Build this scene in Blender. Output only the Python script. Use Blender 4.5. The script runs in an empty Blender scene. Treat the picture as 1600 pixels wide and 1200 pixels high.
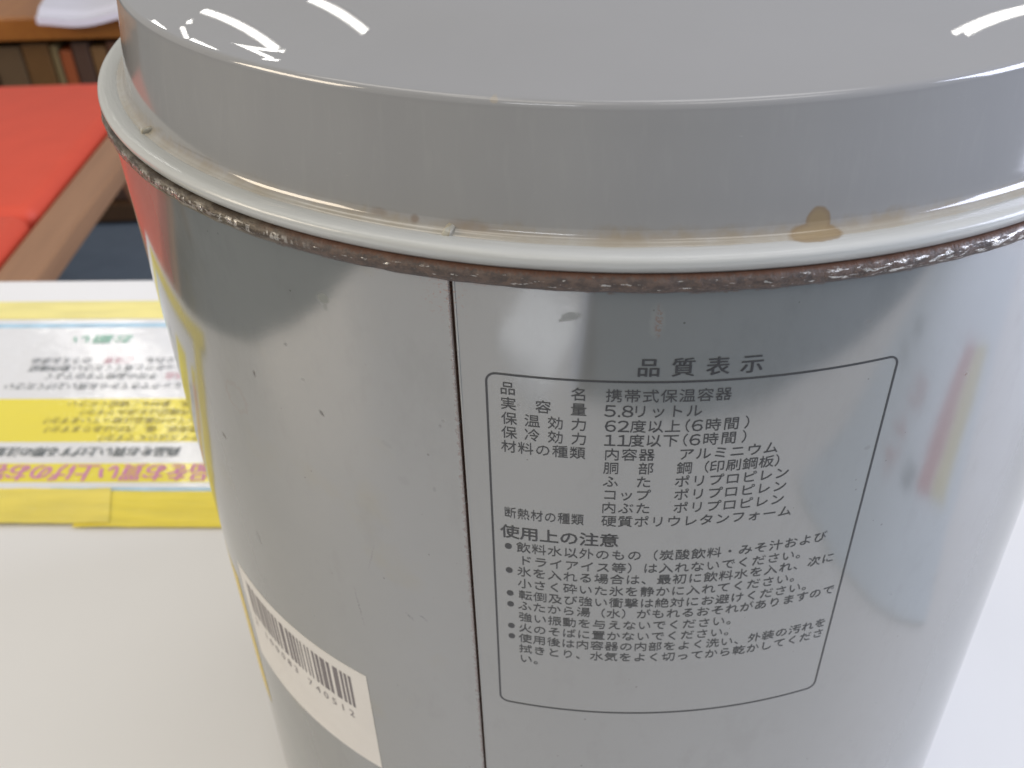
import bpy, bmesh, math, random
from mathutils import Vector, Matrix
random.seed(7)
PI = math.pi
SC = bpy.context.scene
COL = SC.collection
mm = 0.001

# ------------------------------------------------------------------ camera
cd = bpy.data.cameras.new("camera"); cam = bpy.data.objects.new("camera", cd); COL.objects.link(cam)
SC.camera = cam
PITCH, ROLL = 0.6307020942, -0.0316971292
fw = Vector((0, math.cos(PITCH), -math.sin(PITCH))); rt = Vector((1, 0, 0)); up = rt.cross(fw)
r2 = math.cos(ROLL)*rt + math.sin(ROLL)*up; u2 = -math.sin(ROLL)*rt + math.cos(ROLL)*up
M = Matrix((r2, u2, -fw)).transposed().to_4x4()
M.translation = Vector((-0.0231947, -0.2049461, 0.0636279))
cam.matrix_world = M
cd.sensor_fit = 'HORIZONTAL'; cd.sensor_width = 36.0; cd.lens = 36.0*1544.9/1600.0
cd.clip_start = 0.005; cd.clip_end = 60
cd.dof.use_dof = True; cd.dof.focus_distance = 0.142; cd.dof.aperture_fstop = 36.0

# ------------------------------------------------------------------ world, exposure
SC.view_settings.view_transform = 'Standard'; SC.view_settings.look = 'None'
SC.view_settings.exposure = 0.0; SC.view_settings.gamma = 1.0
W = bpy.data.worlds.new("World"); SC.world = W; W.use_nodes = True
bg = W.node_tree.nodes["Background"]
bg.inputs[0].default_value = (0.98, 0.99, 1.0, 1); bg.inputs[1].default_value = 0.43

# ------------------------------------------------------------------ lamps (shop tubes, some seen mirrored in the lid, and added unseen fill lamps)
def area(name, loc, size, sizey, power, col, aim=None, along=None):
    l = bpy.data.lights.new(name, 'AREA'); l.shape = 'RECTANGLE'; l.size = size; l.size_y = sizey
    l.energy = power; l.color = col
    o = bpy.data.objects.new(name, l); COL.objects.link(o); o.location = loc
    if along is not None:
        o.rotation_euler = (0, 0, math.atan2(along[1], along[0]))
    if aim is not None:
        o.rotation_euler = (Vector(aim)-Vector(loc)).to_track_quat('-Z', 'Y').to_euler()
    return o
ZC = 1.6
def tube(a, b, w=0.028, k=11.0, col=(1.0, 0.97, 0.90)):
    d = (b[0]-a[0], b[1]-a[1]); L = math.hypot(*d)
    return area("tube_lamp", ((a[0]+b[0])/2, (a[1]+b[1])/2, ZC), L, w, k*L*w*4, col, along=d)
TUBES = [((-1.65, 3.27), (-1.02, 2.15)), ((-0.985, 2.10), (-1.06, 2.165)), ((-1.69, 3.2), (-1.585, 2.87)),
         ((-1.55, 2.83), (-1.34, 2.47)), ((-2.03, 3.68), (-1.82, 3.25)), ((-2.11, 3.73), (-1.84, 3.25)),
         ((-0.98, 2.48), (-0.664, 1.925)), ((1.444, 1.948), (2.2, 2.75)), ((1.505, 1.985), (2.26, 2.78))]
for a_, b_ in TUBES: tube(a_, b_, 0.009 if a_[0] > 0 else 0.017)
for x, y in ((-0.9, 0.5), (0.5, 0.6), (-0.6, -0.9), (0.7, -0.9)):
    area("tube_lamp", (x, y, ZC+0.3), 1.2, 0.6, 3.7, ((1.0, 0.94, 0.84) if x < 0 else (1.0, 0.98, 0.95)), along=(0.55, -0.85) if x < 0 else (0.7, 0.7))
area("stripe_lamp", (-1.27, -3.25, ZC+0.2), 1.0, 0.6, 15, (0.95, 0.97, 1.0), along=(1, 0))  # unseen lamp added for the glossy card to mirror into the jug
area("warm_fill_lamp", (-2.2, -0.5, 0.9), 1.2, 0.8, 25, (1.0, 0.85, 0.66), aim=(0, 0, 0))  # unseen warm lamp added to tint and lift the left side
area("cool_fill_lamp", (2.4, -0.1, 0.8), 1.8, 1.4, 88, (0.73, 0.785, 1.0), aim=(0, 0, -0.1))  # unseen bluish lamp added to brighten the right side

# ------------------------------------------------------------------ node helpers
class E:
    """small expression wrapper round math nodes"""
    nt = None
    def __init__(s, v): s.v = v
    @staticmethod
    def op(op, *a, clamp=False):
        n = E.nt.nodes.new('ShaderNodeMath'); n.operation = op; n.use_clamp = clamp
        for i, x in enumerate(a):
            x = x.v if isinstance(x, E) else x
            if isinstance(x, (int, float)): n.inputs[i].default_value = x
            else: E.nt.links.new(x, n.inputs[i])
        return E(n.outputs[0])
    def __add__(s, o): return E.op('ADD', s, o)
    def __radd__(s, o): return E.op('ADD', o, s)
    def __sub__(s, o): return E.op('SUBTRACT', s, o)
    def __rsub__(s, o): return E.op('SUBTRACT', o, s)
    def __mul__(s, o): return E.op('MULTIPLY', s, o)
    def __rmul__(s, o): return E.op('MULTIPLY', o, s)
    def __truediv__(s, o): return E.op('DIVIDE', s, o)
def step(x, a, b):
    """smooth 0..1 as x goes a..b (a may exceed b)"""
    n = E.nt.nodes.new('ShaderNodeMapRange'); n.interpolation_type = 'SMOOTHSTEP'
    E.nt.links.new(x.v, n.inputs[0])
    lo, hi, t0, t1 = (a, b, 0, 1) if a < b else (b, a, 1, 0)
    n.inputs[1].default_value = lo; n.inputs[2].default_value = hi; n.inputs[3].default_value = t0; n.inputs[4].default_value = t1
    return E(n.outputs[0])
def vec(x, y, z):
    n = E.nt.nodes.new('ShaderNodeCombineXYZ')
    for i, q in enumerate((x, y, z)):
        if isinstance(q, E): E.nt.links.new(q.v, n.inputs[i])
        else: n.inputs[i].default_value = q
    return n.outputs[0]
def noise(v, scale, detail=3, rough=0.55):
    n = E.nt.nodes.new('ShaderNodeTexNoise'); n.inputs['Scale'].default_value = scale
    n.inputs['Detail'].default_value = detail; n.inputs['Roughness'].default_value = rough
    if v is not None: E.nt.links.new(v, n.inputs['Vector'])
    return E(n.outputs[0])
def voro(v, scale):
    n = E.nt.nodes.new('ShaderNodeTexVoronoi'); n.inputs['Scale'].default_value = scale
    E.nt.links.new(v, n.inputs['Vector']); return n
def mix(f, a, b):
    n = E.nt.nodes.new('ShaderNodeMix'); n.data_type = 'RGBA'
    if isinstance(f, E): E.nt.links.new(f.v, n.inputs[0])
    else: n.inputs[0].default_value = f
    for i, q in ((6, a), (7, b)):
        if isinstance(q, tuple): n.inputs[i].default_value = (*q[:3], 1)
        else: E.nt.links.new(q, n.inputs[i])
    return n.outputs[2]
def objco():
    t = E.nt.nodes.new('ShaderNodeTexCoord'); s = E.nt.nodes.new('ShaderNodeSeparateXYZ')
    E.nt.links.new(t.outputs['Object'], s.inputs[0])
    return t.outputs['Object'], E(s.outputs[0]), E(s.outputs[1]), E(s.outputs[2])
RB = 99.197
def jugco():
    """s (mm round the jug, 0 at the front), z (mm), r (mm)"""
    P, x, y, z = objco()
    th = E.op('ARCTAN2', x, E.op('MULTIPLY', y, -1.0))
    return P, th*RB, z*1000.0, E.op('SQRT', x*x+y*y)*1000.0
def material(name):
    m = bpy.data.materials.new(name); m.use_nodes = True
    E.nt = m.node_tree; b = m.node_tree.nodes['Principled BSDF']
    return m, b
def put(sock, v):
    if isinstance(v, E): v = v.v
    if isinstance(v, tuple): sock.default_value = (*v, 1)
    elif isinstance(v, (int, float)): sock.default_value = v
    else: E.nt.links.new(v, sock)
def bump(b, h, dist, strength=1.0):
    n = E.nt.nodes.new('ShaderNodeBump'); n.inputs['Distance'].default_value = dist; n.inputs['Strength'].default_value = strength
    E.nt.links.new(h.v if isinstance(h, E) else h, n.inputs['Height']); E.nt.links.new(n.outputs[0], b.inputs['Normal'])
def simple(name, col, rough=0.5, nscale=40, namp=0.12, metallic=0.0, ior=1.5, bumpd=0.0, bscale=200):
    m, b = material(name); P, x, y, z = objco()
    n = noise(P, nscale, 4)
    put(b.inputs['Base Color'], mix(n, tuple(c*(1-namp) for c in col), tuple(min(1, c*(1+namp)) for c in col)))
    put(b.inputs['Roughness'], rough); put(b.inputs['Metallic'], metallic); put(b.inputs['IOR'], ior)
    if bumpd: bump(b, noise(P, bscale, 3), bumpd)
    return m
def blob(s, z, s0, z0, a, bb, wob=None, soft=0.25, rot=0.0):
    ds, dz = s-s0, z-z0
    if rot:
        c, q = math.cos(rot), math.sin(rot); ds, dz = ds*c+dz*q, dz*c-ds*q
    d = E.op('SQRT', (ds/a)*(ds/a)+(dz/bb)*(dz/bb))
    if wob is not None: d = d+wob
    return step(d, 1.0+soft, 1.0-soft)
def vmax(*a):
    r = a[0]
    for q in a[1:]: r = E.op('MAXIMUM', r, q)
    return r

SEAM = -31.2
# ------------------------------------------------------------------ materials of the jug
def mat_body():
    m, b = material("printed_steel"); P, s, z, r = jugco()
    sz = vec(s, z, 0)
    mott = noise(sz, 0.035, 5, 0.6)
    col = mix(mott, (0.165, 0.170, 0.161), (0.195, 0.200, 0.191))
    # faint yellowing clouds
    cl = step(noise(sz, 0.055, 3), 0.56, 0.75)*step(s, -20, -45)
    col = mix(cl*0.4, col, (0.19, 0.172, 0.10))
    wob = (noise(sz, 0.9, 3)-0.5)*0.9
    film = step(noise(vec(s*.5, z*.22, 2.0), .25, 5, .65), .50, .72)
    col = mix(film*0.20, col, (0.10, 0.103, 0.088))
    # tiny dirt specks
    v = voro(sz, 0.42); sep = E.nt.nodes.new('ShaderNodeSeparateColor'); E.nt.links.new(v.outputs['Color'], sep.inputs[0])
    rnd = E(sep.outputs[0]); rnd2 = E(sep.outputs[1])
    sp = E.op('LESS_THAN', E(v.outputs['Distance']), 0.018+rnd2*rnd2*0.085)*E.op('GREATER_THAN', rnd, 0.5)
    sp = sp*step(noise(sz, 0.06, 2), 0.36, 0.58)
    col = mix(sp*0.65, col, (0.05, 0.045, 0.03))
    # named marks
    green = vmax(blob(s, z, -51.4, -7.3, 0.95, 0.85, wob, 0.3), blob(s, z, -51.2, -8.6, 0.35, 0.7, wob, 0.4)*0.5)
    col = mix(green*0.38, col, (0.085, 0.10, 0.045))
    grey = vmax(blob(s, z, -15.5, -4.1, 1.35, 0.62, wob, 0.25, 0.25), blob(s, z, -16.7, -4.8, 0.35, 0.25, wob, .4), blob(s, z, -36.3, -37.8, .3, .55, wob, .4)*.7,
                blob(s, z, -41.5, -37.6, .9, .9, wob, .5)*.25, blob(s, z, -43.8, -31.0, .9, .5, wob, .5, -0.5)*.35)
    col = mix(grey*0.46, col, (0.07, 0.085, 0.07))
    ring = blob(s, z, -77.5, -35.5, 3.0, 3.0, wob, .2)-blob(s, z, -77.5, -35.5, 2.6, 2.7, wob, .2)
    col = mix(E.op('MAXIMUM', ring, 0.0)*0.45, col, (0.15, 0.085, 0.05))
    dark = vmax(blob(s, z, -55.5, -29.0, 0.32, 0.55, wob, .35, 0.6), blob(s, z, -86.5, -49.0, .7, .5, wob, .35, -.5), blob(s, z, -70.0, -27.2, .3, .6, wob, .4),
                blob(s, z, -60.6, -18.0, .3, .2, wob, .4)*.6, blob(s, z, -34.4, -25.0, .16, .3, wob, .4)*.7, blob(s, z, -33.9, -24.0, .2, .2, wob, .4)*.7,
                blob(s, z, -58.2, -23.6, .25, .16, wob, .4)*.7, blob(s, z, -82, -72, .35, 1.6, wob, .4, .3)*.6, blob(s, z, 28.6, -30.1, .5, .4, wob, .4)*.35, blob(s, z, 24, -7.5, .5, .3, wob, .4)*.3)
    col = mix(dark*0.72, col, (0.035, 0.026, 0.014))
    # scuffs / scratches low on the left
    scr = vmax(blob(s, z, -54.6, -72.5, 0.22, 4.2, wob, .5, 0.10), blob(s, z, -43.5, -69.8, 0.35, 1.0, wob, .5, .8), blob(s, z, -40.8, -69.0, 0.25, .8, wob, .5, 1.0), blob(s, z, -50, -58, .2, 3, wob, .5, -.3)*.5)
    col = mix(scr*step(noise(sz, 2.0, 2), .40, .6)*0.55, col, (0.05, 0.05, 0.047))
    # rust creeping from the seam and a rusty drip below the hem
    n1 = noise(sz, 1.1, 4, .65); n2 = noise(sz, 2.3, 3)
    crawl = step((SEAM-0.25-s)+(n1-0.5)*-2.4, 0.45, 0.10)*step(s, SEAM+0.3, SEAM-0.2)
    col = mix(crawl*0.85, col, (0.085, 0.035, 0.020))
    near = step(s, -37.5, -31.5)*step(s, -28.4, -31.0)*step(z, -8.5, -2.0)
    col = mix(near*step(n2, 0.55, 0.66)*0.80, col, (0.20, 0.085, 0.045))
    edge = step(z+(n1-0.5)*0.7, -0.75, -0.25)
    col = mix(edge*step(noise(sz, .35, 2), .45, .62)*0.75, col, (0.15, 0.075, 0.04))
    drip = blob(s, z, -4.3, -4.6, 0.45, 2.3, wob, .5)*step(n2, .42, .62)
    col = mix(drip*0.8, col, (0.17, 0.085, 0.05))
    pale = blob(s, z, -4.5, -4.6, 0.9, 2.4, wob, .4)
    col = mix(pale*0.10, col, (0.45, 0.43, 0.38))
    put(b.inputs['Base Color'], col)
    put(b.inputs['Roughness'], 0.075+mott*0.05+green*0.25+grey*.2+dark*.3)
    put(b.inputs['IOR'], 2.42)
    bump(b, noise(sz, 0.045, 1)*1.0+noise(sz, 1.2, 2)*0.008+green*.03, 0.00035, 0.4)
    return m
def mat_hem():
    m, b = material("rusty_hem"); P, s, z, r = jugco()
    a = noise(vec(s*0.55, z*1.0, 0), 1.0, 5, .65); c = noise(vec(s*0.25, z*1.6, 3.0), 1.0, 4, .6); f = noise(vec(s*1.0, z*1.2, 9.0), 1.6, 4, .7)
    rust = mix(step(a, .38, .62), (0.062, 0.047, 0.041), (0.118, 0.082, 0.066))
    rust = mix(step(f, .54, .72)*.6, rust, (0.165, 0.10, 0.066))
    rust = mix(step(z+(f-.5)*1.2, 1.85, 2.3)*.7, rust, (0.125, 0.050, 0.025))
    rust = mix(step(z, 0.5, -0.1)*.55, rust, (0.035, 0.03, 0.04))
    # bare worn metal, more of it round the sides, plus painted highlight beads at left
    bias = step(s, -52, -80)*0.13+step(s, 5, 28)*0.10
    band = step(z, 0.25, 0.8)*step(z, 2.3, 1.6)
    w = step(noise(vec(s*0.50, z*1.9, 5.0), 1.0, 4, .6)+bias, .605, .69)*band
    left = step(s, -48, -66)
    cell = noise(vec(s*1.5, z*0.55, 7.0), 1.0, 2, .5)
    rust = mix(left*.8, rust, mix(step(c, .42, .6), (0.060, 0.050, 0.036), (0.17, 0.15, 0.115)))
    w = E.op('MAXIMUM', w*(1.0-left*.6), left*step(z, 0.75, 1.05)*step(z, 1.95, 1.55)*step(cell*.6+noise(vec(s*.22, 0, 3.0), 1.0, 2)*.5, .56, .62))
    col = mix(w, rust, (0.60, 0.585, 0.55))
    put(b.inputs['Base Color'], col); put(b.inputs['Metallic'], E.op('MAXIMUM', w*0.9, left*.45))
    put(b.inputs['Roughness'], 0.55-w*0.30-left*.12+(f-.5)*0.16)
    bump(b, f*0.6+a*0.5+noise(vec(s, z, 2.0), 2.5, 3)*0.3, 0.0004, 0.7)
    return m
def stain(s, z, r, col, wall):
    """brown grime where lid wall and collar meet"""
    sz = vec(s, z, r)
    n = noise(sz, .12, 3); n2 = noise(sz, .8, 3); wob = (noise(sz, .45, 3)-.5)*0.5
    if wall:
        foot = step(r, 95.25, 95.9)
        col = mix(foot, col, (0.50, 0.505, 0.485))
        g = step(z+(n2-.5)*1.6-n*2.6, 5.4, 3.2)
        col = mix(g*(n*0.65+0.12), col, (0.27, 0.195, 0.085))
        tear = vmax(blob(s, z, 16.6, 6.0, 1.75, 2.0, wob, .12), blob(s, z, 15.9, 4.5, 3.4, 1.55, wob, .12))
        core = vmax(blob(s, z, 16.6, 5.9, 1.35, 1.6, wob, .3), blob(s, z, 15.9, 4.5, 2.9, 1.15, wob, .3))
        small = vmax(blob(s, z, -37.5, 5.6, .6, .5, wob, .5), blob(s, z, -29.5, 5.6, 2.6, .6, wob, .6)*.6, blob(s, z, -43, 5.7, 1.1, .5, wob, .6)*.6)
        col = mix(small*.5, col, (0.16, 0.085, 0.03))
    else:
        g = step(r+(n2-.5)*1.4-n*2.2, 96.0, 94.6)
        col = mix(g*(n*0.55+0.10), col, (0.40, 0.33, 0.17))
        far = step(s, 21, 26)*step(s, 48, 34)+step(s, -40, -60)*.9
        col = mix(far*step(r, 96.9, 95.7)*0.38, col, (0.40, 0.29, 0.12))
        tear = blob(s, r, 15.8, 96.0, 3.6, 2.1, wob, .12)
        core = blob(s, r, 15.8, 95.9, 3.2, 1.7, wob, .3)
    col = mix(tear*(.50+n*.3), col, (0.24, 0.145, 0.045))
    col = mix(core*0.50, col, (0.35, 0.27, 0.15))
    return col
def mat_lid():
    m, b = material("grey_plastic_lid"); P, s, z, r = jugco()
    n = noise(P, 45, 4); 
    col = mix(n, (0.288, 0.288, 0.288), (0.314, 0.314, 0.316))
    sz = vec(s*.6, z*.12, 0)
    col = mix(step(noise(sz, 1.0, 4), .50, .72)*step(z, 21.3, 20.0)*0.13, col, (0.40, 0.40, 0.39))
    col = mix(step(z, 21.3, 20.0)*noise(vec(s*.09, z*.01, 4.0), 1.0, 2)*0.35, col, (0.40, 0.40, 0.385))
    scf = step(noise(vec(s*.30, z*2.6, r*.4), 1.0, 5, .7), .66, .74)*step(noise(vec(s*.05, z*.1, 8.0), 1.0, 2), .5, .62)
    col = mix(scf*.4, col, (0.50, 0.50, 0.48))
    col = stain(s, z, r, col, True)
    chip = blob(s, z, -26.3, 21.4, .5, .35, (noise(vec(s, z, 0), 2, 2)-.5)*.8, .3)
    col = mix(chip*.4, col, (0.45, 0.36, 0.24))
    put(b.inputs['Base Color'], col); put(b.inputs['Roughness'], step(z, 20.5, 22.0)*-0.085+0.09+n*0.015+scf*.12); put(b.inputs['IOR'], 1.8)
    bump(b, noise(P, 22, 1), 0.0003, 0.12)
    return m
def mat_collar():
    m, b = material("pale_plastic_collar"); P, s, z, r = jugco()
    n = noise(P, 60, 4)
    col = mix(n, (0.50, 0.51, 0.49), (0.55, 0.56, 0.54))
    col = stain(s, z, r, col, False)
    put(b.inputs['Base Color'], col); put(b.inputs['Roughness'], 0.16+n*.06); put(b.inputs['IOR'], 1.5)
    bump(b, noise(vec(s*.1, z, r), 1.0, 3), 0.0003, 0.3)
    return m
M_body, M_hem, M_lid, M_collar = mat_body(), mat_hem(), mat_lid(), mat_collar()
M_seam = simple("seam_rust", (0.050, 0.022, 0.014), 0.8, 700, 0.7, bumpd=0.0004, bscale=1500)
M_ink = simple("print_ink", (0.042, 0.043, 0.046), 0.35, 3000, 0.45)
M_tag = simple("sticker_paper", (0.65, 0.62, 0.57), 0.45, 120, 0.07)
M_bar = simple("barcode_ink", (0.16, 0.14, 0.14), 0.5, 900, 0.2)
M_tagyel = simple("yellow_sticker", (0.62, 0.46, 0.08), 0.4, 120, 0.08)
M_table = simple("table_laminate", (0.79, 0.78, 0.765), 0.32, 14, 0.025, ior=1.45, bumpd=0.0002, bscale=30)
M_edge = simple("table_edge", (0.55, 0.53, 0.49), 0.4, 30, 0.05)
M_floor = simple("grey_carpet", (0.165, 0.205, 0.24), 0.9, 25, 0.18, bumpd=0.003, bscale=300)
M_red = simple("red_vinyl", (0.66, 0.076, 0.036), 0.6, 20, 0.08, bumpd=0.002, bscale=14)
M_metal = simple("dark_metal", (0.10, 0.10, 0.11), 0.4, 30, 0.1)

# ------------------------------------------------------------------ geometry helpers
def tag(o, label=None, cat=None, group=None, kind=None):
    for k, v in (('label', label), ('category', cat), ('group', group), ('kind', kind)):
        if v: o[k] = v
    return o
def link(name, me, mat, parent=None, loc=(0, 0, 0), smooth=False):
    o = bpy.data.objects.new(name, me); COL.objects.link(o)
    for q in (mat if isinstance(mat, (list, tuple)) else [mat]): me.materials.append(q)
    if parent: o.parent = parent
    o.location = loc
    if smooth:
        for p in me.polygons: p.use_smooth = True
    return o
def from_bm(name, bm, mat, parent=None, loc=(0, 0, 0), smooth=False):
    me = bpy.data.meshes.new(name); bm.to_mesh(me); bm.free()
    return link(name, me, mat, parent, loc, smooth)
def empty(name, loc, rz=0, **k):
    o = bpy.data.objects.new(name, None); COL.objects.link(o); o.location = loc; o.rotation_euler = (0, 0, rz); o.empty_display_size = .02
    return tag(o, **k)
def box(bm, c, d, rz=0, bev=0.0, seg=2):
    r = bmesh.ops.create_cube(bm, size=1.0)
    Mx = Matrix.Translation(c) @ Matrix.Rotation(rz, 4, 'Z') @ Matrix.Diagonal((*d, 1))
    bmesh.ops.transform(bm, matrix=Mx, verts=r['verts'])
    if bev:
        es = list({e for v in r['verts'] for e in v.link_edges})
        bmesh.ops.bevel(bm, geom=es, offset=bev, segments=seg, profile=.5, affect='EDGES')
def boxobj(name, c, d, mat, parent=None, bev=0.0, rz=0, seg=2, smooth=False):
    bm = bmesh.new(); box(bm, (0, 0, 0), d, 0, bev, seg)
    o = from_bm(name, bm, mat, parent, c, smooth); o.rotation_euler = (0, 0, rz); return o
def spin(name, prof, mat, parent, n=512, th0=None, th1=None, loc=(0, 0, 0.2), sharp=40):
    """prof: (r, z) in mm; closed turn unless th0/th1 given (radians from the front, +x side positive)"""
    closed = th0 is None
    if closed: th0, th1 = -PI, PI
    N = n if closed else n+1
    vs, fs = [], []
    for r, z in prof:
        for k in range(N):
            t = th0+(th1-th0)*k/n
            vs.append((r*mm*math.sin(t), -r*mm*math.cos(t), z*mm))
    for j in range(len(prof)-1):
        for k in range(n):
            a = j*N+k; b = j*N+(k+1) % N
            fs.append((a, b, b+N, a+N))
    me = bpy.data.meshes.new(name); me.from_pydata(vs, [], fs); me.update()
    o = link(name, me, mat, parent, loc, True)
    return o
def arcs(pts, rad, seg=5):
    """polyline with its inner corners rounded: rad list per point (0 = sharp)"""
    out = []
    for i, p in enumerate(pts):
        r = rad[i]
        if i in (0, len(pts)-1) or r == 0: out.append(p); continue
        P = Vector(p); a = Vector(pts[i-1])-P; b = Vector(pts[i+1])-P
        la = min(r, a.length*.48); lb = min(r, b.length*.48)
        A = P+a.normalized()*la; B = P+b.normalized()*lb
        for k in range(seg+1):
            t = k/seg; q = A*(1-t)**2+P*(2*t*(1-t))+B*t*t; out.append((q.x, q.y))
    return out

# ------------------------------------------------------------------ floor and table
bm = bmesh.new(); box(bm, (0, 2, -0.91), (30, 30, 0.02))
tag(from_bm("floor", bm, M_floor), kind='structure')

ZT = -0.2
ROT = -0.047
table = empty("table", (0, 0, -0.9), label="white laminate table the grey water jug stands on", cat="table")
poly = [(-0.335, 0.2685), (1.25, 0.194), (1.2, -0.19), (0.33, -0.285), (-0.078, -0.345), (-0.078, -0.80), (-0.395, -0.80)]  # near-left arm is added for the bright area mirrored in the jug
poly = poly[::-1]
bm = bmesh.new()
f = bm.faces.new([bm.verts.new((x, y, 0.7)) for x, y in poly])
ex = bmesh.ops.extrude_face_region(bm, geom=[f])
bmesh.ops.translate(bm, vec=(0, 0, -0.03), verts=[v for v in ex['geom'] if isinstance(v, bmesh.types.BMVert)])
bmesh.ops.recalc_face_normals(bm, faces=bm.faces)
bmesh.ops.bevel(bm, geom=[e for e in bm.edges], offset=0.0025, segments=2, profile=.5, affect='EDGES')
from_bm("tabletop", bm, M_table, table)
for x, y in ((-0.30, 0.21), (1.15, 0.15), (1.1, -0.13), (-0.33, -0.74), (-0.13, -0.74)):
    boxobj("leg", (x, y, 0.335), (0.04, 0.04, 0.668), M_metal, table, bev=.003)

# ------------------------------------------------------------------ glyphs
_c = bpy.data.curves.new("glyph_source", 'FONT'); _c.resolution_u = 2; _c.fill_mode = 'FRONT'
_o = bpy.data.objects.new("glyph_source", _c); COL.objects.link(_o)
_g = {}
def glyph(ch):
    if ch not in _g:
        _c.body = ch; bpy.context.view_layer.update()
        ev = _o.evaluated_get(bpy.context.evaluated_depsgraph_get()); me = ev.to_mesh()
        _g[ch] = ([(v.co.x, v.co.y) for v in me.vertices], [tuple(p.vertices) for p in me.polygons]); ev.to_mesh_clear()
    return _g[ch]
class Print:
    """flat lettering gathered into one mesh; fn maps (a, b) to 3-D"""
    def __init__(s): s.v, s.f = [], []
    def char(s, ch, a, b, w, h, bold=0.0, flip=False):
        V, F = glyph(ch); wide = ord(ch) > 0x2000
        xs = [p[0] for p in V]; cx = 0.5 if wide else (min(xs)+max(xs))/2
        for lay, dx in (((0, 0.0),) if not bold else ((0, -bold), (1, bold))):
            n = len(s.v)
            for x, y in V:
                p, q = (x-cx)*w+dx, (y-0.38)*h
                if flip: p, q = -p, -q
                s.v.append((a+p, b+q, lay))
            s.f += [tuple(i+n for i in f) for f in F]
    def row(s, text, a0, a1, b, w, h, bold=0.0, flip=False):
        n = len(text)
        for i, ch in enumerate(text):
            if ch in ' \u3000': continue
            s.char(ch, a0+(a1-a0)*i/max(1, n-1), b, w, h, bold, flip)
    def quad(s, a0, a1, b0, b1):
        n = len(s.v); s.v += [(a0, b0), (a1, b0), (a1, b1), (a0, b1)]; s.f.append((n, n+1, n+2, n+3))
    def disc(s, a, b, ra, rb, k=16):
        n = len(s.v); s.v += [(a+ra*math.cos(2*PI*i/k), b+rb*math.sin(2*PI*i/k)) for i in range(k)]; s.f.append(tuple(range(n, n+k)))
    def line(s, pts, w):
        L = []
        for i, p in enumerate(pts):
            a = Vector(pts[max(0, i-1)]); b = Vector(pts[min(len(pts)-1, i+1)]); d = (b-a).normalized(); nn = Vector((-d.y, d.x))*w/2
            L.append((Vector(p)+nn, Vector(p)-nn))
        n = len(s.v)
        for a, b in L: s.v += [tuple(a), tuple(b)]
        for i in range(len(L)-1): k = n+2*i; s.f.append((k, k+1, k+3, k+2))
    def build(s, name, fn, mat, parent, loc=(0, 0, 0)):
        me = bpy.data.meshes.new(name); me.from_pydata([fn(p[0], p[1], p[2] if len(p) > 2 else 0) for p in s.v], [], s.f); me.update()
        return link(name, me, mat, parent, loc)

# ------------------------------------------------------------------ the jug
jug = empty("water_jug", (0, 0, ZT), label="large pale grey steel insulated water jug with rusty rim and printed label", cat="water jug")
OFF = (0, 0, 0.2)
g = 0.25
th_a = (SEAM+g)/RB; th_b = (SEAM-g)/RB+2*PI
R = RB
prof = [(R, 0.8), (R, -1.0)]+[(R, -5.0-10*k) for k in range(20)]+arcs([(R, -196.0), (R-3, -199.9), (0.5, -199.6)], [0, 2.0, 0])
body = spin("body", prof, M_body, jug, 720, th_a, th_b)
# folded edges of the sheet either side of the seam
vs, fs = [], []
for side, t0 in ((1, th_a), (-1, (SEAM-g)/RB)):
    base = len(vs); zs = [-0.2-196*k/160 for k in range(161)]; wj = 0.0
    for z in zs:
        wj = wj*.93+(random.random()-.5)*0.035; j = wj
        for dr, ds in ((0.0, 0.35), (0.13 if side > 0 else 0.06, 0.14), (-0.05, -0.03+j*.15), (-0.9, -0.10+j*.15)):
            t = t0+side*ds/RB; rr = (R+dr)*mm
            vs.append((rr*math.sin(t), -rr*math.cos(t), z*mm))
    for k in range(160):
        for q in range(3):
            a = base+4*k+q; fs.append((a, a+1, a+5, a+4) if side < 0 else (a, a+4, a+5, a+1))
me = bpy.data.meshes.new("seam_edge"); me.from_pydata(vs, [], fs); me.update()
link("seam_edge", me, M_body, jug, OFF, True)
spin("seam", [(R-0.75, 2.0), (R-0.75, -196)], M_seam, jug, 2, (SEAM-1.1)/RB, (SEAM+1.1)/RB)
hemp = [(98.6, 0.12), (99.35, -0.04), (99.9, 0.06), (100.18, 0.45), (100.30, 1.05), (100.22, 1.6), (99.95, 2.05), (99.5, 2.3), (98.4, 2.35)]
hem = spin("hem_ring", hemp, M_hem, jug, 720)
# fine dents in the hem
for v in hem.data.vertices:
    t = math.atan2(v.co.x, -v.co.y)
    k = 1+0.0007*math.sin(t*61+math.sin(t*17)*2)+0.0005*math.sin(t*143+1.3)
    v.co.x *= k; v.co.y *= k
colp = [(97.6, 2.1), (99.0, 2.28), (99.5, 2.8), (99.85, 3.55), (100.05, 4.1), (99.98, 4.45), (99.7, 4.75), (99.2, 4.92), (98.4, 4.93), (97.2, 4.82), (96.4, 4.66), (95.4, 4.4), (94.6, 4.2), (90, 4.0)]
spin("collar", colp, M_collar, jug, 512)
k14 = math.tan(math.radians(14))
domez = lambda r: 21.5+(92.85-r)*k14
lidp = [(97.0, 4.0), (96.6, 4.74), (96.1, 4.75), (95.65, 4.9), (95.3, 5.2), (95.08, 5.65), (94.95, 6.2)]+[(94.95-(94.95-93.2)*i/10, 6.2+(18.4-6.2)*i/10) for i in range(1, 11)]
lidp += arcs([(93.2, 18.4), (92.85, 21.6), (89.8, domez(89.8))], [0, 0.8, 0], 8)[1:]
lidp += [(r, domez(r)) for r in (89, 88, 86, 84, 82, 80, 78, 76, 74)]
lidp += [(68, domez(74)+1.2), (60, domez(74)+2.4), (48, domez(74)+3.6), (30, domez(74)+4.4), (0.5, domez(74)+4.8)]
spin("lid", lidp, M_lid, jug, 512)
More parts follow.
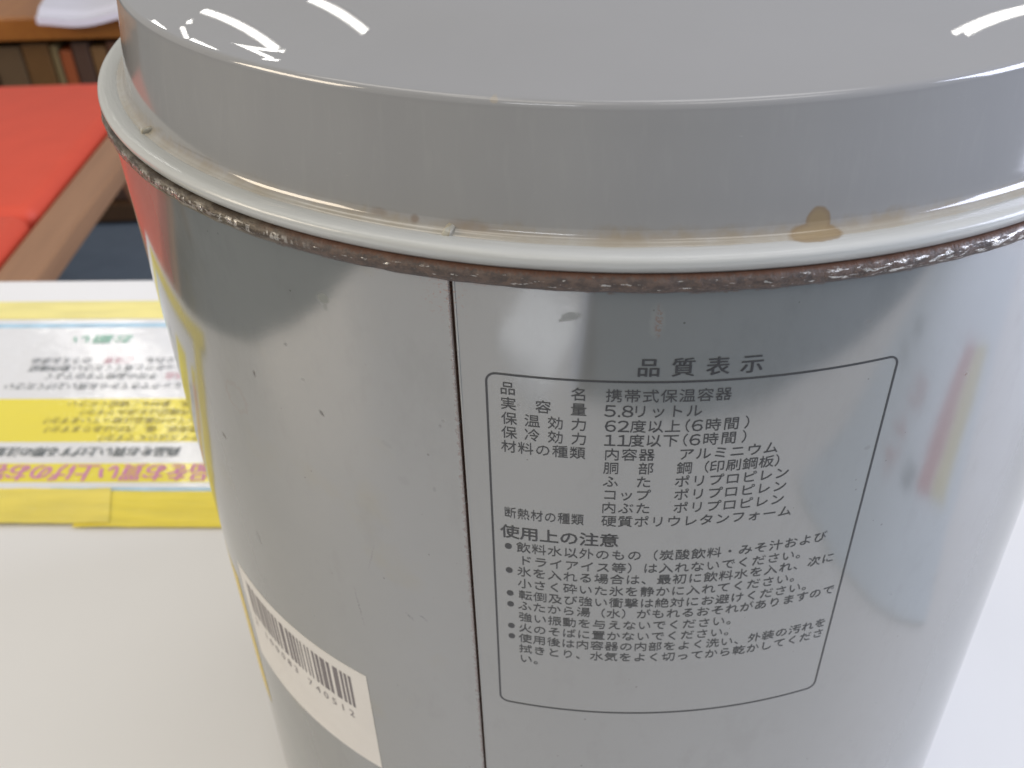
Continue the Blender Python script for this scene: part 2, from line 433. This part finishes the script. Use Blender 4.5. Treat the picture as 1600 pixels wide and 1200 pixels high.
# little moulding tabs at the foot of the lid wall
def tab(s, dr, w, h, tilt):
    t = s/RB; bm = bmesh.new(); box(bm, (0, 0, 0), (w*mm, 2.2*mm, h*mm), 0, .25*mm)
    o = from_bm("moulding_tab", bm, M_collar, jug, ((95.6+dr)*mm*math.sin(t), -(95.6+dr)*mm*math.cos(t), 0.2+5.0*mm), True)
    o.rotation_euler = (0, tilt, t)
tab(-32.3, 0.3, 1.1, 1.2, 0.35); tab(-97.5, 0.3, .8, 1.0, 0.3)

# printed quality label
def cyl(s, z, k=0, r=RB+0.06):
    r += .015*k
    t = s/RB; return (r*mm*math.sin(t), -r*mm*math.cos(t), z*mm)
EM = 2.36
def ptext(name="printed_text"):
    return Print()
def done(p, name="printed_text"): p.build(name, cyl, M_ink, jug, OFF)
p = Print(); p.row("品質表示", -5.16, 8.55, -11.72, 3.25, 3.2, .05); done(p)
fr = []
def corner(cx, cy, rad, a0, a1):
    return [(cx+rad*math.cos(math.radians(a0+(a1-a0)*k/8)), cy+rad*math.sin(math.radians(a0+(a1-a0)*k/8))) for k in range(9)]
xl, xr, yt, yb, rd = -27.05, 30.2, -14.1, -86.0, 1.5
pts = corner(xr-rd, yt-rd, rd, 0, 90)
pts += [(xr-rd+(xl-xr+2*rd)*k/60, yt) for k in range(1, 60)]
pts += corner(xl+rd, yt-rd, rd, 90, 180)+[(xl-.3*k/30, yt-rd+(yb-yt+2*rd)*k/30) for k in range(1, 30)]
pts += [(q[0]-.3, q[1]) for q in corner(xl+rd, yb+rd, rd, 180, 270)]
pts += [(xl+rd+(xr-xl-2*rd-.6)*k/60, yb) for k in range(1, 60)]
pts += [(q[0]-.6, q[1]) for q in corner(xr-rd, yb+rd, rd, 270, 360)]+[(xr-.6+.6*k/30, yb+rd+(yt-yb-2*rd)*k/30) for k in range(1, 31)]
p = Print(); p.line(pts, 0.30); done(p, "printed_frame")
Z = [-16.4, -19.0, -21.62, -24.15, -26.72, -29.27, -31.82, -34.36, -36.96, -39.65]
def heads(*rows):
    for t, a0, a1, z, w in rows:
        p = Print(); p.row(t, a0, a1, z, w, EM); done(p)
heads(("品名", -24.06, -14.25, Z[0], EM), ("実容量", -24.03, -14.26, Z[1], EM), ("保温効力", -23.99, -14.18, Z[2], EM), ("保冷効力", -24.06, -14.14, Z[3], EM),
      ("材料の種類", -24.18, -14.32, Z[4], EM), ("断熱材の種類", -24.33, -14.15, Z[9], 1.98),
      ("携帯式保温容器", -9.52, 5.18, Z[0], EM), ("内容器", -9.47, -4.6, Z[4], EM), ("アルミニウム", .96, 13.05, Z[4], EM),
      ("胴部", -9.5, -4.58, Z[5], EM), ("ふた", -9.52, -4.78, Z[6], EM), ("ポリプロピレン", .75, 15.4, Z[6], EM),
      ("コップ", -9.51, -4.75, Z[7], EM), ("ポリプロピレン", .83, 15.4, Z[7], EM), ("内ぶた", -9.58, -4.62, Z[8], EM), ("ポリプロピレン", .91, 15.4, Z[8], EM),
      ("硬質ポリウレタンフォーム", -9.49, 16.98, Z[9], EM))
def spaced(z, items):
    p = Print()
    for ch, a in items:
        nar = ord(ch) < 0x2000
        p.char(chr(ord(ch)+0xFEE0) if nar and ch != '.' else ch, a, z, 3.0 if nar else EM, 2.65 if nar else EM)
    done(p)
spaced(Z[1], [("5", -9.95), (".", -8.75), ("8", -7.6), ("リ", -5.9), ("ッ", -3.46), ("ト", -1.02), ("ル", 1.43)])
for z, c, dg, d in ((Z[2], "上", "62", 0), (Z[3], "下", "11", -.12)):
    spaced(z, [(dg[0], -9.86), (dg[1], -8.05), ("度", -6.05+d), ("以", -3.7+d), (c, -1.3+d), ("（", -.05+d), ("6", 2.05+d), ("時", 4.25+d), ("間", 6.8+d), ("）", 9.75+d)])
spaced(Z[5], [("鋼", .89), ("（", 3.3), ("印", 5.55), ("刷", 7.95), ("鋼", 10.35), ("板", 12.75), ("）", 15.1)])
p = Print(); p.row("使用上の注意", -24.47, -9.32, -43.67, 3.1, 2.95, .04); done(p)
rows = [("飲料水以外のもの（炭酸飲料・みそ汁および", -22.43, 23.88, -46.75), ("ドライアイス等）は入れないでください。", -22.17, 21.4, -49.55), ("氷を入れる場合は、最初に飲料水を入れ、次に", -22.42, 26.22, -52.1),
        ("小さく砕いた氷を静かに入れてください。", -22.37, 21.2, -54.8), ("転倒及び強い衝撃は絶対にお避けください。", -22.31, 23.7, -57.5), ("ふたから湯（水）がもれるおそれがありますので", -22.47, 27.77, -60.05),
        ("強い振動を与えないでください。", -22.41, 11.5, -62.8), ("火のそばに置かないでください。", -22.46, 11.4, -65.5), ("使用後は内容器の内部をよく洗い、外装の汚れを", -22.51, 27.72, -68.1), ("拭きとり、水気をよく切ってから乾かしてくださ", -22.51, 27.72, -70.8), ("い。", -22.5, -20.1, -73.4)]
for t, a0, a1, z in rows:
    p = Print(); p.row(t, a0, a1, z, EM, EM); done(p)
for z in (-46.85, -52.2, -57.5, -60.1, -65.4, -68.0):
    p = Print(); p.disc(-24.82, z, .56, .60); done(p, "printed_bullet")

# price stickers low on the left flank
def patch(name, s0, s1, z0, z1, mat, r=RB+.05, n=30):
    vs, fs = [], []
    for k in range(n+1):
        s = s0+(s1-s0)*k/n
        for rr, z in ((r-.04, z0), (r, z0), (r, z1), (r-.04, z1)): vs.append(cyl(s, z, 0, rr))
    for k in range(n):
        for q in range(3): a = 4*k+q; fs.append((a, a+4, a+5, a+1))
    me = bpy.data.meshes.new(name); me.from_pydata(vs, [], fs); me.update()
    return link(name, me, mat, jug, OFF)
st = patch("price_sticker", -101, -56, -124, -93.4, M_tag)
p = Print(); s = -97.5
while s < -60:
    w = random.choice((.45, .7, .9, 1.4)); p.quad(s, s+w, -106.5, -96.6); s += w+random.choice((.45, .6, .9))
p.build("barcode", lambda s, z, k: cyl(s, z, k, RB+.09), M_bar, st)
p = Print(); p.row("2 100083 740512", -97, -62, -109.3, 3.2, 3.0); p.build("printed_text", lambda s, z, k: cyl(s, z, k, RB+.09), M_bar, st)
patch("yellow_sticker", -128, -106.5, -150, -103.5, M_tagyel)

# ------------------------------------------------------------------ the taped notice on the table
def mat_lam(name, col, amt=.03):
    m, b = material(name); P, x, y, z = objco(); n = noise(P, 30, 3)
    put(b.inputs['Base Color'], mix(n, tuple(c*(1-amt) for c in col), tuple(min(1, c*(1+amt)) for c in col)))
    put(b.inputs['Roughness'], .13); put(b.inputs['IOR'], 1.5); put(b.inputs['Coat Weight'], 1.0); put(b.inputs['Coat Roughness'], .12)
    wr = noise(vec(x*1.0, y*1.5, 0), 42, 3, .5); bump(b, wr, .0014, .7)
    return m
M_sheet = mat_lam("laminated_paper", (0.80, 0.795, 0.785)); M_yel = mat_lam("yellow_print", (0.88, 0.74, 0.06), .04)
M_blue = simple("blue_print", (0.42, 0.62, 0.74), .4, 90, .35); M_grn = simple("green_print", (0.34, 0.60, 0.46), .4, 90, .25)
M_pink = simple("pink_print", (0.70, 0.38, 0.42), .4, 90, .25); M_pur = simple("purple_print", (0.66, 0.24, 0.46), .4, 60, .12)
M_blk = simple("black_print", (0.13, 0.15, 0.155), .4, 90, .3); M_gry = simple("olive_print", (0.29, 0.25, 0.10), .4, 90, .3)
def mat_tape(name, col):
    m, b = material(name); P, x, y, z = objco(); n = noise(vec(x*20, y*160, 0), 1, 4); n2 = noise(P, 60, 3)
    put(b.inputs['Base Color'], mix(step(n, .3, .7)*.6+n2*.4, tuple(c*.86 for c in col), tuple(min(1, c*1.1) for c in col)))
    put(b.inputs['Roughness'], .3); bump(b, n+n2*.4, .0015, .6); return m
M_tape = mat_tape("yellow_tape", (0.86, 0.70, 0.08)); M_tape3 = mat_tape("faded_yellow_tape", (0.86, 0.755, 0.27)); M_tape2 = mat_tape("pale_yellow_tape", (0.85, 0.70, 0.13))

NO = Vector((-0.19, 0.0905))            # a point of the notice's near edge
notice = empty("notice_sheet", (NO.x, NO.y, ZT), ROT, label="laminated shop notice in white and yellow with upside-down lettering taped to the table", cat="notice")
def flat(name, x0, x1, y0, y1, zz, mat, parent, nx=30, ny=1, lift=None, th=.0003, shear=0.0):
    bm = bmesh.new(); vv = {}
    for i in range(nx+1):
        for j in range(ny+1):
            x = x0+(x1-x0)*i/nx; y = y0+(y1-y0)*j/ny; x += shear*(y-y0)*(i/nx)
            vv[i, j] = bm.verts.new((x, y, zz+(lift(x, y) if lift else 0)))
    for i in range(nx):
        for j in range(ny): bm.faces.new((vv[i, j], vv[i+1, j], vv[i+1, j+1], vv[i, j+1]))
    ex = bmesh.ops.extrude_face_region(bm, geom=list(bm.faces))
    bmesh.ops.translate(bm, vec=(0, 0, -th), verts=[v for v in ex['geom'] if isinstance(v, bmesh.types.BMVert)])
    bmesh.ops.recalc_face_normals(bm, faces=bm.faces)
    return from_bm(name, bm, mat, parent)
SX0, SX1 = -0.118, 0.20
flat("sheet", SX0, SX1, -0.003, 0.131, .0008, M_sheet, notice)
flat("yellow_band", -.082, SX1-.001, 0.0062, 0.0178, .00092, M_yel, notice, th=.0001)
flat("yellow_band", -.082, SX1-.001, 0.0318, 0.0622, .00092, M_yel, notice, th=.0001)
flat("blue_line", -0.02, SX1-.001, 0.0012, 0.0030, .00092, M_blue, notice, th=.0001)
flat("blue_line", SX0+.001, SX1-.001, 0.1215, 0.1250, .00092, M_blue, notice, th=.0001)
def nrow(text, a0, pitch, b, w, h, mat, bold=0.0):
    p = Print(); p.row(text, a0, a0-pitch*(len(text)-1), b, w, h, bold, True)
    p.build("printed_text", lambda a, b, k: (a, b, .0011+.00003*k), mat, notice)
nrow("商品をお買い上げのお客様へ", .048, .00945, .0119, .0098, .0112, M_pur, .0003)
nrow("商品をお買い上げする際の注意", .0235, .0057, .0250, .0060, .0066, M_blk, .00012)
for i, (t, a0) in enumerate((("サイズはOKですか？", .0325), ("使用感、傷、汚れはありますか？", .030), ("すべての付属品は揃っていますか？", .032), ("動作確認はお済みですか？", .027), ("状態、素材もご確認ください", .026))):
    nrow(t, a0-.002, .0047, 0.0342+.0060*i, .0048, .0052, M_gry)
for b, segs in ((.0715, (("チェックできてからお買い上げください", .016, M_blk),)), (.0795, (("返品", .010, M_pink), ("不可の品物ですのでよく", -.003, M_blk))),
                (.0860, (("しっかりと見てください", .008, M_blk), ("動作確認", -.047, M_blk))), (.0922, (("くれぐれも", .011, M_blk), ("ご注意", -.0185, M_pink), ("のうえお求め", -.039, M_blk)))):
    for t, a0, mt in segs: nrow(t, a0, .0049, b, .0050, .0056, mt)
nrow("お願い", -.0275, .0105, .1105, .0098, .0085, M_grn, .0002); nrow("店", .001, .009, .1105, .008, .008, M_grn)

def tape(name, x0, x1, y0, y1, zz, mat, label, lift=None, shear=0.0):
    o = flat(name, x0, x1, y0, y1, zz, mat, None, 40, 4, lift, .0002, shear)
    o.location = (NO.x, NO.y, ZT); o.rotation_euler = (0, 0, ROT)
    return tag(o, label, "tape", "yellow tape round the notice")
ripple = lambda x, y: .0002*math.sin(x*210+y*40)+.00018*math.sin(x*93+2)+.0003*max(0, math.sin(x*37+1))**6
tape("yellow_tape", -.002, .22, -.0195, .0005, .0011, M_tape, "broader yellow tape strip overlapping the paler one along the notice's near edge", lambda x, y: abs(ripple(x, y)))
tape("yellow_tape", -.135, .012, -.0180, .0015, .0016, M_tape2, "paler creased yellow tape strip at the near left of the notice", lambda x, y: abs(ripple(x*1.3, y)), -.32)
tape("yellow_tape", -.137, .22, .1292, .1462, .0011, M_tape3, "straight pale yellow tape along the notice's far edge", None)
tape("yellow_tape", -.138, -.116, -.0295, .1465, .0024, M_tape, "yellow tape down the notice's short side by the table edge", None)

# reflected in the jug's right flank: a price card lying on the table
M_card = simple("price_card_paper", (0.62, 0.68, 0.72), .35, 30, .05); M_rprint = simple("red_print", (0.50, 0.20, 0.18), .4, 60, .1); M_yprint = simple("yellow_stripe", (0.62, 0.55, 0.26), .4, 60, .1)
card = empty("price_card", (0.28, -0.14, ZT), -.12, label="pale blue price card with red and yellow stripes lying right of the jug", cat="price card")
flat("card", -.12, .17, -.115, .05, .0008, M_card, card)
flat("red_stripe", -.055, .065, -.008, .012, .0010, M_rprint, card, th=.0001)
flat("yellow_stripe", -.055, .065, .0135, .034, .0010, M_yprint, card, th=.0001)
p = Print()
for ch, a, b in (("円", .004, -.050), ("ト", -.026, -.052), ("イ", -.05, -.048)): p.char(ch, a, b, .024, .024, .001)
p.build("printed_text", lambda a, b, k: (a, b, .0011+.00003*k), M_rprint, card)
p = Print()
for ch, a, b in (("税", .045, -.085), ("込", .02, -.088), ("値", -.05, -.02)): p.char(ch, a, b, .018, .018, .0004)
p.build("printed_text", lambda a, b, k: (a, b, .0011+.00003*k), M_blk, card)

# added unseen reflector: a glossy card that mirrors a pale stripe into the jug's front
M_gloss = simple("glossy_reflector", (0.80, 0.82, 0.84), .04, 30, .02, ior=1.7)
lc = flat("stripe_reflector", -.036, .036, -.05, .05, .0012, M_gloss, None)
lc.location = (-0.124, -0.372, ZT); lc.rotation_euler = (0, 0, .38)
tag(lc, "glossy white laminated card lying flat at the table's near end", "card")

# ------------------------------------------------------------------ red bench behind the table
def mat_wood(name, c1, c2, sc=1.0):
    m, b = material(name); P, x, y, z = objco(); n = noise(vec(x*60*sc, y*4*sc, z*60*sc), 1, 5, .6)
    put(b.inputs['Base Color'], mix(n, c1, c2)); put(b.inputs['Roughness'], .42); return m
M_wood = mat_wood("bench_wood", (0.22, 0.11, 0.055), (0.42, 0.22, 0.11)); M_shelf = mat_wood("shelf_wood", (0.30, 0.10, 0.022), (0.42, 0.17, 0.03))
M_dwood = mat_wood("dark_shelf_wood", (0.07, 0.036, 0.015), (0.10, 0.05, 0.02))
bench = empty("bench", (-1.16, 1.2, -0.9), label="red upholstered bench with a brown wooden frame behind the table", cat="bench")
for y, w in ((.028, .50), (-.415, .38)):
    boxobj("cushion", (-0.01, y, .355), (1.06, w, .10), M_red, bench, .022, 0, 4, True)
boxobj("rail", (.555, -.17, .378), (.055, .95, .03), M_wood, bench, .004)
boxobj("rail", (-.565, -.17, .378), (.05, .95, .03), M_wood, bench, .004)
boxobj("seat_board", (-.1, -.17, .29), (.8, .93, .024), M_wood, bench, .003)
for x in (-.545, .545):
    for y in (.06, -.56):
        o = boxobj("leg", (x+(.05 if x > 0 else -.05), y, .181), (.042, .05, .375), M_wood, bench, .004); o.rotation_euler = (0, -.27 if x > 0 else .27, 0)

shelf = empty("low_shelf", (-1.3, 1.93, -0.9), label="low orange wooden shelf with a row of dark books behind the red bench", cat="shelf")
boxobj("top_board", (0, 0, .4225), (1.5, .40, .045), M_shelf, shelf, .004)
boxobj("bottom_board", (0, 0, .03), (1.46, .38, .04), M_dwood, shelf, .003)
boxobj("back_panel", (0, .19, .224), (1.46, .015, .345), M_dwood, shelf)
for x in (-.735, .735): boxobj("side_panel", (x, 0, .199), (.025, .38, .398), M_dwood, shelf, .002)
books = [("grey-brown", .060, .33, (0.12, 0.075, 0.035), "broad grey-brown book at the left end of the low shelf's row"),
         ("brown", .056, .335, (0.14, 0.068, 0.018), "broad chestnut brown book left of the thin olive one on the low shelf"),
         ("olive", .016, .33, (0.19, 0.14, 0.06), "very thin olive green book on the low shelf beside the rust red one"),
         ("rust", .026, .32, (0.30, 0.075, 0.02), "rust red book on the low shelf between an olive and a blackish brown one"),
         ("dark", .036, .335, (0.085, 0.045, 0.028), "blackish brown book on the low shelf right of the rust red one"),
         ("tan", .033, .325, (0.19, 0.10, 0.035), "tan book on the low shelf right of the blackish brown one"),
         ("mahogany", .050, .335, (0.13, 0.055, 0.028), "reddish mahogany book on the low shelf right of the tan one"),
         ("umber", .045, .33, (0.10, 0.06, 0.03), "umber brown book at the right end of the low shelf's row")]
x = -1.024
for nm, w, h, c, lab in books:
    b = empty("book", (x+w/2, 1.845, -0.85+.0005), label=lab, cat="book", group="books on the low shelf")
    boxobj("cover", (0, 0, h/2), (w-.003, .17, h), simple("book_cover", c, .6, 30, .15), b, .003)
    x += w

M_pap = simple("white_paper", (0.70, 0.68, 0.74), .5, 40, .05)
o = flat("paper_sheet", -.14, .20, -.02, .26, 0, M_pap, None, 24, 12, lambda x, y: .012*math.sin(x*16+1)**2+(.0 if y > 0.02 else -.006), .012)
o.location = (-0.735, 1.703, -0.455+.0135); o.rotation_euler = (0, 0, .2)
tag(o, "white paper stack lying curled on the orange shelf top", "paper")

bpy.data.objects.remove(_o); bpy.data.curves.remove(_c)
